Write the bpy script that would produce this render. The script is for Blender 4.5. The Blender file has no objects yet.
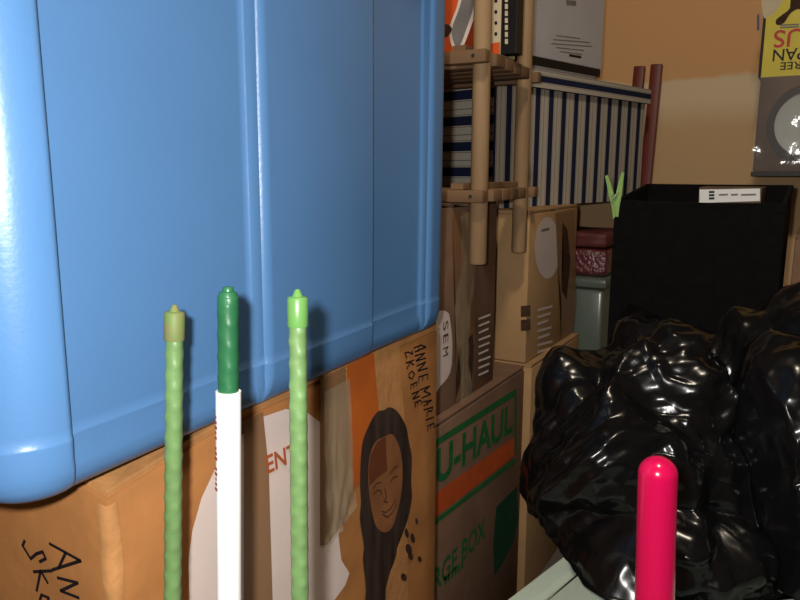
import bpy, bmesh, math, random
from mathutils import Vector, Matrix, noise
random.seed(7)
S = bpy.context.scene
COL = S.collection
R_ = math.radians

# ------------------------------------------------------------------ camera model (800x600)
H = 1.0; FPX = 700.0; YAW = R_(30.5); PIT = R_(10.5)
CF = Vector((-math.sin(YAW)*math.cos(PIT), math.cos(YAW)*math.cos(PIT), -math.sin(PIT)))
CR = Vector((math.cos(YAW), math.sin(YAW), 0)); CU = CR.cross(CF)
CO = Vector((0, 0, H))
def ray(x, y): return CF + CR*((x-400)/FPX) - CU*((y-300)/FPX)
def on(x, y, ax, v):
    r = ray(x, y); return CO + r*((v-CO[ax])/r[ax])
def dep(x, y, d): return CO + ray(x, y)*d
class Plane:                      # a real face of a box: point, in-face right vector, up
    def __init__(s, p, right, up=(0, 0, 1)):
        s.p = Vector(p); s.r = Vector(right).normalized(); s.u = Vector(up).normalized(); s.n = s.r.cross(s.u)
    def px(s, x, y, off=0.0):
        r = ray(x, y); t = (s.p-CO).dot(s.n)/r.dot(s.n)
        return CO + r*t + s.n*off
    def uv(s, q): return ((q-s.p).dot(s.r), (q-s.p).dot(s.u))
    def at(s, a, b, off=0.0): return s.p + s.r*a + s.u*b + s.n*off

cam = bpy.data.cameras.new('camera'); co = bpy.data.objects.new('camera', cam); COL.objects.link(co)
cam.sensor_width = 36; cam.lens = FPX/800*36; cam.clip_start = .01
co.location = CO; co.rotation_euler = (R_(90)-PIT, 0, YAW)
S.camera = co
S.view_settings.view_transform = 'Standard'; S.view_settings.look = 'None'
S.view_settings.gamma = 1; S.view_settings.exposure = 0; S.view_settings.use_curve_mapping = False

# ------------------------------------------------------------------ materials
def lin(c):
    return tuple(((v/255)/12.92 if v/255 <= .04045 else ((v/255+.055)/1.055)**2.4) for v in c)+(1,)
def mat(name, rgb, rough=.6, var=.0, scale=8, rgb2=None, bump=0, bscale=60, spec=.5, metal=0, alpha=1, trans=0, stretch=None, detail=4, coat=0):
    m = bpy.data.materials.new(name); m.use_nodes = True
    nt = m.node_tree; b = nt.nodes['Principled BSDF']; L = nt.links
    b.inputs['Roughness'].default_value = rough; b.inputs['Metallic'].default_value = metal
    b.inputs['Specular IOR Level'].default_value = spec; b.inputs['Alpha'].default_value = alpha
    b.inputs['Transmission Weight'].default_value = trans; b.inputs['Coat Weight'].default_value = coat
    tc = nt.nodes.new('ShaderNodeTexCoord'); mp = nt.nodes.new('ShaderNodeMapping')
    L.new(tc.outputs['Object'], mp.inputs['Vector'])
    if stretch: mp.inputs['Scale'].default_value = stretch
    nz = nt.nodes.new('ShaderNodeTexNoise'); nz.inputs['Scale'].default_value = scale; nz.inputs['Detail'].default_value = detail
    L.new(mp.outputs['Vector'], nz.inputs['Vector'])
    cr = nt.nodes.new('ShaderNodeValToRGB'); c1 = lin(rgb)
    c2 = lin(rgb2) if rgb2 else tuple(max(0, v*(1-var)) for v in c1[:3])+(1,)
    c1b = c1 if rgb2 else tuple(min(1, v*(1+var*.5)) for v in c1[:3])+(1,)
    cr.color_ramp.elements[0].position = .32; cr.color_ramp.elements[1].position = .68
    cr.color_ramp.elements[0].color = c2; cr.color_ramp.elements[1].color = c1b
    L.new(nz.outputs['Fac'], cr.inputs['Fac']); L.new(cr.outputs['Color'], b.inputs['Base Color'])
    if bump:
        n2 = nt.nodes.new('ShaderNodeTexNoise'); n2.inputs['Scale'].default_value = bscale; n2.inputs['Detail'].default_value = 5
        L.new(mp.outputs['Vector'], n2.inputs['Vector'])
        bp = nt.nodes.new('ShaderNodeBump'); bp.inputs['Strength'].default_value = bump; bp.inputs['Distance'].default_value = .004
        L.new(n2.outputs['Fac'], bp.inputs['Height']); L.new(bp.outputs['Normal'], b.inputs['Normal'])
    return m

M = {}
M['bin'] = mat('blue_plastic', (82, 126, 176), .33, .05, 5, bump=.05, bscale=260, spec=.5)
M['card'] = mat('cardboard_warm', (176, 120, 70), .8, .2, 11, bump=.35, bscale=28, spec=.15)
M['cardedge'] = mat('cardboard_worn_edge', (186, 134, 84), .85, .18, 40, bump=.3, bscale=90, spec=.1)
M['carddull'] = mat('cardboard_dull', (134, 104, 84), .8, .16, 14, bump=.1, bscale=40, spec=.15)
M['cardtan'] = mat('cardboard_tan', (182, 146, 104), .8, .12, 10, bump=.1, bscale=40, spec=.15)
M['tape'] = mat('brown_packing_tape', (150, 112, 78), .3, .1, 8, bump=.08, bscale=30, spec=.5, alpha=.85)
M['tapeor'] = mat('orange_brown_tape', (186, 96, 38), .35, .12, 12, spec=.4)
M['white_print'] = mat('white_print', (225, 208, 200), .7, .04, 20, spec=.2)
M['rust_print'] = mat('rust_print', (176, 92, 50), .7, .1, 30, spec=.2)
M['ink'] = mat('marker_ink', (28, 24, 30), .5, .2, 40, spec=.3)
M['inkfade'] = mat('faded_black_print', (74, 54, 44), .75, .35, 60, spec=.1)
M['hair'] = mat('dark_hair_print', (62, 48, 42), .7, .45, 70, stretch=(1, 1, .15), spec=.15)
M['face'] = mat('brown_face_print', (140, 92, 58), .75, .25, 25, spec=.15)
M['faceband'] = mat('rust_face_print', (104, 58, 36), .75, .2, 25, spec=.15)
M['green_print'] = mat('green_print', (44, 112, 62), .7, .2, 40, spec=.15)
M['dkgreen_print'] = mat('dark_green_print', (32, 72, 50), .7, .2, 40, spec=.15)
M['orange_print'] = mat('orange_print', (206, 92, 44), .7, .12, 40, spec=.15)
M['cleartape'] = mat('clear_tape', (205, 190, 160), .08, .05, 20, spec=.9, alpha=.3)
M['greenstake'] = mat('green_coating', (104, 138, 84), .36, .15, 30, bump=.1, bscale=120, spec=.9, coat=.4)
M['greencap'] = mat('green_cap', (96, 144, 76), .3, .1, 30, spec=.5)
M['oldcap'] = mat('dusty_green_cap', (92, 124, 62), .55, .25, 90, rgb2=(120, 110, 76), spec=.3)
M['dkstake'] = mat('dark_green_coating', (38, 98, 62), .35, .15, 30, bump=.1, bscale=120, spec=.5)
M['whitelabel'] = mat('white_label', (238, 238, 236), .5, .02, 20, spec=.3)
M['redtext'] = mat('red_small_print', (150, 60, 60), .6, .1, 20)
M['pink'] = mat('hot_pink_plastic', (208, 12, 78), .2, .04, 6, spec=.5, coat=.3)
M['tote'] = mat('pale_grey_green_plastic', (176, 190, 176), .4, .06, 6, spec=.4)
M['wood'] = mat('weathered_wood', (184, 152, 112), .6, .3, 9, rgb2=(130, 102, 74), stretch=(1, 1, .12), bump=.2, bscale=70, spec=.3)
M['slat'] = mat('weathered_slat', (140, 108, 78), .65, .3, 9, rgb2=(92, 70, 50), stretch=(.12, 1, 1), bump=.2, bscale=70, spec=.25)
M['mahog'] = mat('mahogany_paint', (112, 42, 32), .45, .25, 8, stretch=(1, 1, .15), spec=.4)
M['blackfab'] = mat('black_fabric', (17, 16, 17), .9, .25, 60, bump=.3, bscale=300, spec=.1)
M['boxgrey'] = mat('grey_white_card', (188, 186, 188), .55, .06, 9, spec=.3)
M['boxdark'] = mat('black_card', (24, 22, 24), .5, .2, 20, spec=.3)
M['greytext'] = mat('grey_print', (120, 116, 118), .6, .1, 50)
M['paper'] = mat('white_paper', (205, 200, 195), .7, .06, 30)
M['orangebox'] = mat('orange_carton', (214, 88, 36), .5, .12, 12, spec=.4)
M['greypic'] = mat('grey_picture', (120, 116, 114), .5, .2, 20)
M['yellow'] = mat('yellow_carton', (222, 206, 70), .5, .08, 12, spec=.4)
M['cream'] = mat('cream_card', (206, 192, 160), .6, .1, 20)
M['red'] = mat('red_print', (196, 36, 40), .5, .08, 20)
M['blueprint'] = mat('blue_print', (40, 66, 130), .5, .1, 20)
M['woodcarton'] = mat('brown_carton_worn', (104, 82, 62), .6, .3, 16, rgb2=(74, 58, 46), stretch=(1, 1, .3), spec=.3)
M['disc'] = mat('pale_disc', (172, 176, 166), .35, .08, 6, spec=.5)
M['wrap'] = mat('clear_wrap', (220, 215, 215), .08, .02, 8, spec=.9, alpha=.14, bump=.35, bscale=18)
M['maroon'] = mat('maroon_pack', (98, 48, 46), .5, .3, 30, spec=.3)
M['maroonshiny'] = mat('maroon_foil_pack', (104, 46, 50), .16, .35, 60, spec=.9, bump=1.0, bscale=95)
M['clearbin'] = mat('clear_bin_plastic', (112, 124, 114), .2, .06, 8, spec=.5, alpha=.72)
M['pin'] = mat('lime_plastic', (150, 192, 108), .4, .06, 20, spec=.4)
M['metal'] = mat('spring_metal', (190, 190, 190), .3, .05, 20, metal=1)
M['darkshelf'] = mat('dark_board', (34, 28, 26), .5, .2, 20)
M['floor'] = mat('concrete_floor', (112, 104, 96), .8, .2, 5, bump=.2, bscale=30)
M['ceil'] = mat('ceiling_paint', (110, 98, 84), .9, .05, 4)
M['wallp'] = mat('wall_paint', (96, 80, 64), .9, .06, 5, bump=.08, bscale=120, spec=.2)

def black_bag_mat():
    m = bpy.data.materials.new('black_bag_plastic'); m.use_nodes = True
    nt = m.node_tree; b = nt.nodes['Principled BSDF']; L = nt.links
    b.inputs['Base Color'].default_value = (.005, .005, .0055, 1); b.inputs['Roughness'].default_value = .2
    b.inputs['Specular IOR Level'].default_value = .32
    tc = nt.nodes.new('ShaderNodeTexCoord')
    n0 = nt.nodes.new('ShaderNodeTexNoise'); n0.inputs['Scale'].default_value = 7; n0.inputs['Detail'].default_value = 2
    L.new(tc.outputs['Object'], n0.inputs['Vector'])
    mx = nt.nodes.new('ShaderNodeVectorMath'); mx.operation = 'MULTIPLY_ADD'; mx.inputs[1].default_value = (.25, .25, .25)
    L.new(n0.outputs['Color'], mx.inputs[0]); L.new(tc.outputs['Object'], mx.inputs[2])
    vo = nt.nodes.new('ShaderNodeTexVoronoi'); vo.inputs['Scale'].default_value = 17; vo.feature = 'SMOOTH_F1'; vo.inputs['Smoothness'].default_value = .3
    L.new(mx.outputs[0], vo.inputs['Vector'])
    bp = nt.nodes.new('ShaderNodeBump'); bp.inputs['Strength'].default_value = .22; bp.inputs['Distance'].default_value = .018
    L.new(vo.outputs['Distance'], bp.inputs['Height']); L.new(bp.outputs['Normal'], b.inputs['Normal'])
    return m
M['bag'] = black_bag_mat()

def stripe_mat():
    m = bpy.data.materials.new('navy_cream_stripe_cloth'); m.use_nodes = True
    nt = m.node_tree; b = nt.nodes['Principled BSDF']; L = nt.links
    b.inputs['Roughness'].default_value = .85; b.inputs['Specular IOR Level'].default_value = .15
    uv = nt.nodes.new('ShaderNodeUVMap'); uv.uv_map = 'UVMap'
    sp = nt.nodes.new('ShaderNodeSeparateXYZ'); L.new(uv.outputs['UV'], sp.inputs[0])
    fr = nt.nodes.new('ShaderNodeMath'); fr.operation = 'FRACT'; L.new(sp.outputs['X'], fr.inputs[0])
    cr = nt.nodes.new('ShaderNodeValToRGB'); e = cr.color_ramp; e.interpolation = 'CONSTANT'
    navy, cream, mid = lin((34, 42, 72)), lin((208, 200, 184)), lin((112, 104, 104))
    stops = [(0, navy), (.36, cream), (.40, mid), (.425, cream), (.62, mid), (.65, cream), (.93, mid), (.955, cream)]
    e.elements[0].position = 0; e.elements[0].color = navy
    e.elements[1].position = stops[1][0]; e.elements[1].color = stops[1][1]
    for p, c in stops[2:]:
        k = e.elements.new(p); k.color = c
    L.new(fr.outputs[0], cr.inputs['Fac'])
    nz = nt.nodes.new('ShaderNodeTexNoise'); nz.inputs['Scale'].default_value = 300
    mx = nt.nodes.new('ShaderNodeMix'); mx.data_type = 'RGBA'; mx.blend_type = 'MULTIPLY'; mx.inputs['Factor'].default_value = .35
    L.new(cr.outputs['Color'], mx.inputs['A']); L.new(nz.outputs['Fac'], mx.inputs['B'])
    L.new(mx.outputs['Result'], b.inputs['Base Color'])
    return m
M['stripe'] = stripe_mat()

def back_wall_mat():          # wall colour by height: tan below, a pale band, orange above
    m = bpy.data.materials.new('banded_wall_colour'); m.use_nodes = True
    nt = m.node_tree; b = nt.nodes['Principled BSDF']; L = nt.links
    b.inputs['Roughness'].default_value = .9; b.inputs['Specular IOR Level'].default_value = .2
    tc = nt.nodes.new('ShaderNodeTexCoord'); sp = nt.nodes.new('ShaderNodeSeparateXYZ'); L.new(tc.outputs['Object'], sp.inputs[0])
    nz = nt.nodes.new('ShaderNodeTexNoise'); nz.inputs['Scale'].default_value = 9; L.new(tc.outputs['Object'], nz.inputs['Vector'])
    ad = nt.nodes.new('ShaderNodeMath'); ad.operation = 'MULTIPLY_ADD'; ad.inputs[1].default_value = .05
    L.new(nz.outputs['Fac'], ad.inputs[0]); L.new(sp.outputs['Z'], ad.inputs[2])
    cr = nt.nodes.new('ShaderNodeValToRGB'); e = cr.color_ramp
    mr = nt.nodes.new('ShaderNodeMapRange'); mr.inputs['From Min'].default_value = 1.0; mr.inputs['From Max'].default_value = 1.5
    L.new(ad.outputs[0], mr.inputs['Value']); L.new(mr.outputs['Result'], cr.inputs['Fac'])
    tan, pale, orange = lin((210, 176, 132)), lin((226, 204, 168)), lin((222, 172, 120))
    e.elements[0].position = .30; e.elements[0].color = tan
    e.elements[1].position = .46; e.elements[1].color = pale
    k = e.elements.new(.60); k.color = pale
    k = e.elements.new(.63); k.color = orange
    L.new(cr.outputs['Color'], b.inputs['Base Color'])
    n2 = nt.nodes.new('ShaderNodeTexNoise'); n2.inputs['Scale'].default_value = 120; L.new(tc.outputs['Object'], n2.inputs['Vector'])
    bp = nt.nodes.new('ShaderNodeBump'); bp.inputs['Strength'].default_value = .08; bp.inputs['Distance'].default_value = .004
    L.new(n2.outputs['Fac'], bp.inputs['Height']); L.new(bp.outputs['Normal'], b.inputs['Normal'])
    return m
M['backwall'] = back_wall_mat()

# ------------------------------------------------------------------ object helpers
def tag(o, label, cat, group=None):
    o['label'] = label; o['category'] = cat
    if group: o['group'] = group
    return o
def thing(name, label, cat, loc, rz=0, group=None):
    o = bpy.data.objects.new(name, None); COL.objects.link(o); o.empty_display_size = .05
    o.location = loc; o.rotation_euler = (0, 0, rz)
    return tag(o, label, cat, group)
def wmat(o):
    m = Matrix.Translation(o.location) @ o.rotation_euler.to_matrix().to_4x4()
    return wmat(o.parent) @ m if o.parent else m
def link(name, bm, m, parent=None, loc=None, smooth=None, label=None):
    """bm holds WORLD coordinates; they are moved into the parent's (or loc's) frame"""
    me = bpy.data.meshes.new(name); o = bpy.data.objects.new(name, me); COL.objects.link(o)
    if parent: o.parent = parent
    if loc is not None: o.location = loc
    bm.transform(wmat(o).inverted()); bmesh.ops.recalc_face_normals(bm, faces=bm.faces) if bm.faces and smooth != 'keep' else None
    bm.to_mesh(me); bm.free(); me.materials.append(m)
    if smooth and smooth != 'keep':
        for p in me.polygons: p.use_smooth = True
        if smooth is not True: me.set_sharp_from_angle(angle=R_(smooth))
    if label: o['label'] = label
    return o
def B(): return bmesh.new()
def add_box(bm, c, half, frame=None, bev=0):
    """box at centre c, half sizes along the frame's three axes"""
    fx, fy, fz = frame or (Vector((1, 0, 0)), Vector((0, 1, 0)), Vector((0, 0, 1)))
    c = Vector(c); vs = []
    for i in (-1, 1):
        for j in (-1, 1):
            for k in (-1, 1): vs.append(bm.verts.new(c + fx*half[0]*i + fy*half[1]*j + fz*half[2]*k))
    fs = [(0, 1, 3, 2), (4, 6, 7, 5), (0, 4, 5, 1), (2, 3, 7, 6), (0, 2, 6, 4), (1, 5, 7, 3)]
    faces = [bm.faces.new([vs[i] for i in f]) for f in fs]
    if bev:
        es = list({e for f in faces for e in f.edges})
        bmesh.ops.bevel(bm, geom=es, offset=bev, segments=2, affect='EDGES', profile=.5)
    return bm
def add_tube(bm, pts, radii, seg=20, caps=True):
    rings = []
    for i, p in enumerate(pts):
        p = Vector(p)
        t = (Vector(pts[min(i+1, len(pts)-1)])-Vector(pts[max(i-1, 0)])).normalized()
        a = t.cross(Vector((0, 1, 0.01)) if abs(t.y) < .9 else Vector((1, 0, 0))).normalized(); b = t.cross(a)
        r = radii[i] if hasattr(radii, '__len__') else radii
        rings.append([bm.verts.new(p + (a*math.cos(2*math.pi*k/seg)+b*math.sin(2*math.pi*k/seg))*r) for k in range(seg)])
    for q, w in zip(rings, rings[1:]):
        for k in range(seg): bm.faces.new((q[k], q[(k+1) % seg], w[(k+1) % seg], w[k]))
    if caps:
        bm.faces.new(rings[0][::-1]); bm.faces.new(rings[-1])
    return bm
def add_poly(bm, pts, n=None, th=0):
    vs = [bm.verts.new(p) for p in pts]
    f = bm.faces.new(vs)
    if len(vs) > 4: bmesh.ops.triangulate(bm, faces=[f])
    return bm
def decal(name, pl, pxs, m, parent, off=.0006, label=None, smooth_n=0):
    pts = smooth_closed(pxs, smooth_n) if smooth_n else pxs
    bm = B(); add_poly(bm, [pl.px(x, y, off) for x, y in pts]); return link(name, bm, m, parent, label=label)
def smooth_closed(p, n):          # Catmull-Rom through a closed outline
    out = []
    L = len(p)
    for i in range(L):
        a, b, c, d = (Vector(p[(i+k-1) % L]+(0,)) for k in range(4))
        for j in range(n):
            t = j/n
            q = .5*((2*b)+(c-a)*t+(2*a-5*b+4*c-d)*t*t+(3*b-a-3*c+d)*t**3)
            out.append((q.x, q.y))
    return out
def strokes(name, pl, lines, w, m, parent, off=.0012, label=None):
    """handwriting: each stroke a thin ribbon lying on the face"""
    bm = B()
    for ln in lines:
        P = [pl.px(x, y, off) for x, y in ln]
        for p, q in zip(P, P[1:]):
            tt = (q-p).normalized(); sd_ = tt.cross(pl.n).normalized()*w*.5; e_ = tt*w*.3
            add_poly(bm, [p-sd_-e_, q-sd_+e_, q+sd_+e_, p+sd_-e_])
    return link(name, bm, m, parent, label=label)
def text(name, body, p00, p10, p01, m, parent, label=None, bold=0):
    """lettering mapped onto a face: p00 lower left, p10 lower right, p01 upper left"""
    cu = bpy.data.curves.new('lettering', 'FONT'); cu.body = body; cu.offset = bold
    t = bpy.data.objects.new('lettering', cu); COL.objects.link(t)
    bpy.context.view_layer.update()
    me = bpy.data.meshes.new_from_object(t.evaluated_get(bpy.context.evaluated_depsgraph_get()))
    bpy.data.objects.remove(t); bpy.data.curves.remove(cu)
    bm = B(); bm.from_mesh(me); bpy.data.meshes.remove(me)
    xs = [v.co.x for v in bm.verts]; ys = [v.co.y for v in bm.verts]
    x0, x1, y0, y1 = min(xs), max(xs), min(ys), max(ys)
    a = Vector(p00); ux = Vector(p10)-a; uy = Vector(p01)-a
    for v in bm.verts: v.co = a + ux*((v.co.x-x0)/(x1-x0)) + uy*((v.co.y-y0)/(y1-y0))
    return link(name, bm, m, parent, label=label, smooth='keep')
def struct(name, c, half, m):
    o = link(name, add_box(B(), c, half), m); o['kind'] = 'structure'; return o

# ------------------------------------------------------------------ the room
WY = 2.4
struct('floor', (.1, .6, -.05), (1.4, 2.0, .05), M['floor'])
struct('ceiling', (.1, .6, 2.45), (1.4, 2.0, .05), M['ceil'])
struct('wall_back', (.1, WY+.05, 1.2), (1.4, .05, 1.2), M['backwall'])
struct('wall_left', (-1.2, .5, 1.2), (.05, 1.9, 1.2), M['wallp'])
struct('wall_right', (1.4, .5, 1.2), (.05, 1.9, 1.2), M['wallp'])
struct('wall_front', (.1, -1.35, 1.2), (1.25, .05, 1.2), M['wallp'])
TRIMB = struct('baseboard_back', (.1, WY-.008, .045), (1.25, .008, .045), M['ceil'])

# ------------------------------------------------------------------ carton helper
def carton(name, label, cat, near, yaw, length, width, z0, z1, mbody, group='cardboard boxes', mflap=None, flaps=True):
    """near = (x, y) of the corner nearest the camera; length runs away (+Y turned by yaw), width runs to the left"""
    d = Vector((-math.sin(yaw), math.cos(yaw), 0)); w = Vector((-math.cos(yaw), -math.sin(yaw), 0))
    n = Vector((near[0], near[1], 0)); c = n + d*length/2 + w*width/2
    t = thing(name, label, cat, (c.x, c.y, z0), yaw, group)
    th = .004
    top = z1-2*th if flaps else z1
    link('carton_body', add_box(B(), (c.x, c.y, (z0+top)/2), (length/2, width/2, (top-z0)/2), (d, w, Vector((0, 0, 1))), .003), mbody, t, smooth=30)
    if flaps:
        for sgn in (-1, 1):       # short flaps below, long flaps above them
            cc = c + d*sgn*length*.29
            link('flap', add_box(B(), (cc.x, cc.y, top+th/2), (length*.205, width/2-.003, th/2-.0002), (d, w, Vector((0, 0, 1)))), mflap or mbody, t)
            cc = c + w*sgn*width*.25
            link('flap', add_box(B(), (cc.x, cc.y, top+th*1.5), (length/2-.001, width*.2475, th/2-.0002), (d, w, Vector((0, 0, 1)))), mflap or mbody, t)
    side = Plane((near[0], near[1], z0), d); side.n = -w if side.n.dot(w) > 0 else side.n
    end = Plane((near[0], near[1], z0), -w)
    return t, side, end, d, w

# ------------------------------------------------------------------ big carton under the blue bin
BZ = .78; Y1 = R_(2.0); by0 = on(105, 480, 0, -.4355).y
t, sd, en, d, w = carton('cardboard_box', 'large worn brown cardboard box with a portrait print, under the blue bin', 'box',
                         (-.441+(.47-by0)*math.tan(Y1), by0), Y1, .881-by0, .42, 0, BZ, M['card'], mflap=M['cardedge'])
# worn, crushed corner edge
e0 = Vector((-.441+(.47-by0)*math.tan(Y1), by0, 0))
for ch in list(t.children):
    me = ch.data
    bm = B(); bm.from_mesh(me)
    bmesh.ops.subdivide_edges(bm, edges=[e for e in bm.edges if e.calc_length() > .1], cuts=14, use_grid_fill=True)
    mw = wmat(ch)
    for v in bm.verts:
        q = mw @ v.co
        r_ = math.hypot(q.x-e0.x, (q.y-e0.y)*.55)
        k_ = max(0, 1-r_/.075)
        if q.z > .6: v.co.z -= .0155*k_**1.3*(q.z-.6)/.18
    bm.to_mesh(me); bm.free()
bm = B(); e0 = Vector((-.441+(.47-by0)*math.tan(Y1), by0, 0))
for k in range(9):
    z = BZ-.026-k*.05
    p = e0 + Vector((0, 0, z)); a = .006+.002*math.sin(k*2.1)
    for q in (p - d*.0012 + w*(a+.004), p - d*.0018 - w*.0016, p - w*.0012 + d*a*1.3): bm.verts.new(q)
bm.verts.ensure_lookup_table()
for k in range(8):
    for j in range(2): bm.faces.new([bm.verts[i] for i in (k*3+j, k*3+j+1, k*3+j+4, k*3+j+3)])
link('edge_tape', bm, M['cardedge'], t, smooth=True, label='pale worn strip along the box corner')
# printed white speech bubble
decal('printed_bubble', sd, [(189, 600), (188, 560), (192, 530), (201, 498), (215, 468), (240, 436), (262, 417), (285, 409), (305, 411), (322, 424), (338, 455),
      (344, 500), (338, 535), (341, 560), (349, 573), (345, 585), (334, 600), (318, 625), (200, 628)], M['white_print'], t, .0006, 'white printed bubble')
# tapes
decal('packing_tape', sd, [(243, 422), (262, 411), (268, 470), (273, 640), (243, 640)], M['tape'], t, .0011, 'grey brown tape strip')
decal('packing_tape', sd, [(319, 379), (344, 366), (349, 440), (351, 495), (345, 520), (326, 545), (319, 545)], M['tape'], t, .0014, 'grey brown tape strip')
decal('tape_stripe', sd, [(346, 365.5), (373, 352), (379, 420), (385, 472), (360, 482), (351, 490), (349, 430)], M['tapeor'], t, .0010, 'orange brown stripe')
decal('tape_stripe', sd, [(373, 352), (399, 341), (404, 420), (407, 520), (408, 620), (384, 625), (385, 472), (379, 420)], M['cardedge'], t, .0008, 'pale tan strip')
# lettering ENT
text('printed_letters', 'ENT', sd.px(266, 474, .0016), sd.px(296, 459, .0016), sd.px(264, 456, .0016), M['rust_print'], t, 'rust coloured letters ENT', .02)
# wrinkled loose clear tape
bm = B(); nx, ny = 14, 40; g = []
cor = [(322, 392), (348, 378), (353, 505), (322, 552)]
for j in range(ny+1):
    row = []
    for i in range(nx+1):
        u, v = i/nx, j/ny
        x = (cor[0][0]*(1-u)+cor[1][0]*u)*(1-v)+(cor[3][0]*(1-u)+cor[2][0]*u)*v
        y = (cor[0][1]*(1-u)+cor[1][1]*u)*(1-v)+(cor[3][1]*(1-u)+cor[2][1]*u)*v
        o = .0025+.0045*v*abs(noise.noise(Vector((u*7+v*2, v*3.2, 1))))*2+.002*v*math.sin(u*17+v*3)**2
        row.append(bm.verts.new(sd.px(x, y, o)))
    g.append(row)
for j in range(ny):
    for i in range(nx): bm.faces.new((g[j][i], g[j][i+1], g[j+1][i+1], g[j+1][i]))
link('loose_tape', bm, M['cleartape'], t, smooth=True, label='wrinkled clear tape coming loose')
# portrait print: girl with long dark hair
hair = decal('portrait_print', sd, [(383, 410), (389, 407), (397, 412), (405, 426), (408, 442), (411, 458), (410, 480), (411, 496), (408, 514), (403, 530), (397, 541), (395, 556), (388, 575), (384, 592), (383, 612), (364, 622), (365, 590), (362, 560), (363, 545), (359, 520), (360, 500),
      (359, 480), (361, 445), (368, 425), (376, 412)], M['hair'], t, .0015, smooth_n=4)
decal('portrait_face', sd, [(384, 436), (391, 434), (397, 444), (401, 462), (401, 485), (397, 508), (391, 527), (383, 532), (375, 526), (370, 508), (367, 482), (368, 458), (374, 442)], M['face'], hair, .0019, smooth_n=4)
decal('portrait_band', sd, [(384, 436), (385, 455), (386, 470), (376, 477), (368, 486), (367, 470), (369, 455), (375, 442)], M['faceband'], hair, .0022)  # orange brown band where it crosses the upper face
strokes('portrait_features', sd, [[(371, 488), (375, 483), (379, 482)], [(388, 474), (392, 468), (396, 466)], [(372, 494), (375, 490), (379, 490), (380, 494)], [(389, 481), (392, 477), (396, 476)],
        [(383, 488), (385, 497), (382, 501), (386, 502)], [(380, 511), (384, 512), (389, 508), (394, 499)], [(381, 514), (386, 517), (391, 512), (395, 503)]], .0016, M['hair'], hair, .0026)
# faint pet print beside it
for c, rx, ry in (((416, 521), 1.4, 3.2), ((406, 533), 2, 5), ((412, 538), 2.2, 5), ((408, 549), 3.2, 5.5), ((410, 556), 2.6, 4), ((419, 559), 2, 3), ((403, 577), 3, 4)):
    decal('printed_spot', sd, [(c[0]+rx*math.cos(k*math.pi/6)+.18*ry*math.sin(k*math.pi/6), c[1]+ry*math.sin(k*math.pi/6)) for k in range(12)], M['inkfade'], t, .0012)
# marker handwriting on the long side, running down the box
hand = [
 # A N N E M A R I E
 [(413, 348), (420, 345), (425, 347), (414, 352)], [(418, 346), (418, 351)],
 [(414, 356), (424, 353)], [(424, 353), (415, 361)], [(415, 361), (425, 358)],
 [(416, 366), (425, 362)], [(425, 362), (417, 371)], [(417, 371), (427, 368)],
 [(427, 374), (418, 377), (418, 383)], [(422, 376), (422, 380)], [(427, 374), (427, 379)],
 [(419, 390), (429, 386), (423, 391), (430, 394), (421, 398)],
 [(422, 402), (431, 400), (423, 406)], [(426, 401), (427, 405)],
 [(423, 410), (432, 407), (431, 411), (427, 411), (426, 416)],
 [(425, 420), (433, 417)], [(433, 423), (427, 426), (427, 431)], [(430, 424), (430, 428)], [(433, 423), (434, 428)],
 # S K O E N E
 [(411, 350), (412, 354), (407, 352), (404, 353), (406, 358)],
 [(405, 363), (413, 360)], [(413, 365), (409, 362), (406, 369)],
 [(408, 374), (411, 371), (414, 374), (411, 379), (408, 377), (408, 374)],
 [(416, 382), (410, 385), (410, 389)], [(413, 384), (413, 387)], [(416, 382), (416, 386)],
 [(411, 394), (418, 391), (412, 399), (419, 396)],
 [(420, 400), (414, 403), (415, 407)], [(417, 402), (417, 405)], [(420, 400), (421, 404)]]
strokes('marker_writing', sd, hand, .0024, M['ink'], t, .0013, 'handwritten name in black marker')
hand2 = [[(51, 543), (82, 560), (54, 569)], [(67, 552), (60, 567)],
         [(59, 577), (79, 582), (62, 590), (80, 597)], [(62, 606), (82, 608), (64, 618)],
         [(26, 540), (24, 545), (32, 558), (38, 553), (44, 551), (47, 558), (41, 561)],
         [(35, 571), (53, 570)], [(49, 582), (42, 570), (38, 590)],
         [(43, 594), (50, 597), (48, 606), (40, 603), (43, 594)]]
strokes('marker_writing', en, hand2, .0028, M['ink'], t, .0013, 'handwritten name in black marker')
bigbox = t

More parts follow.
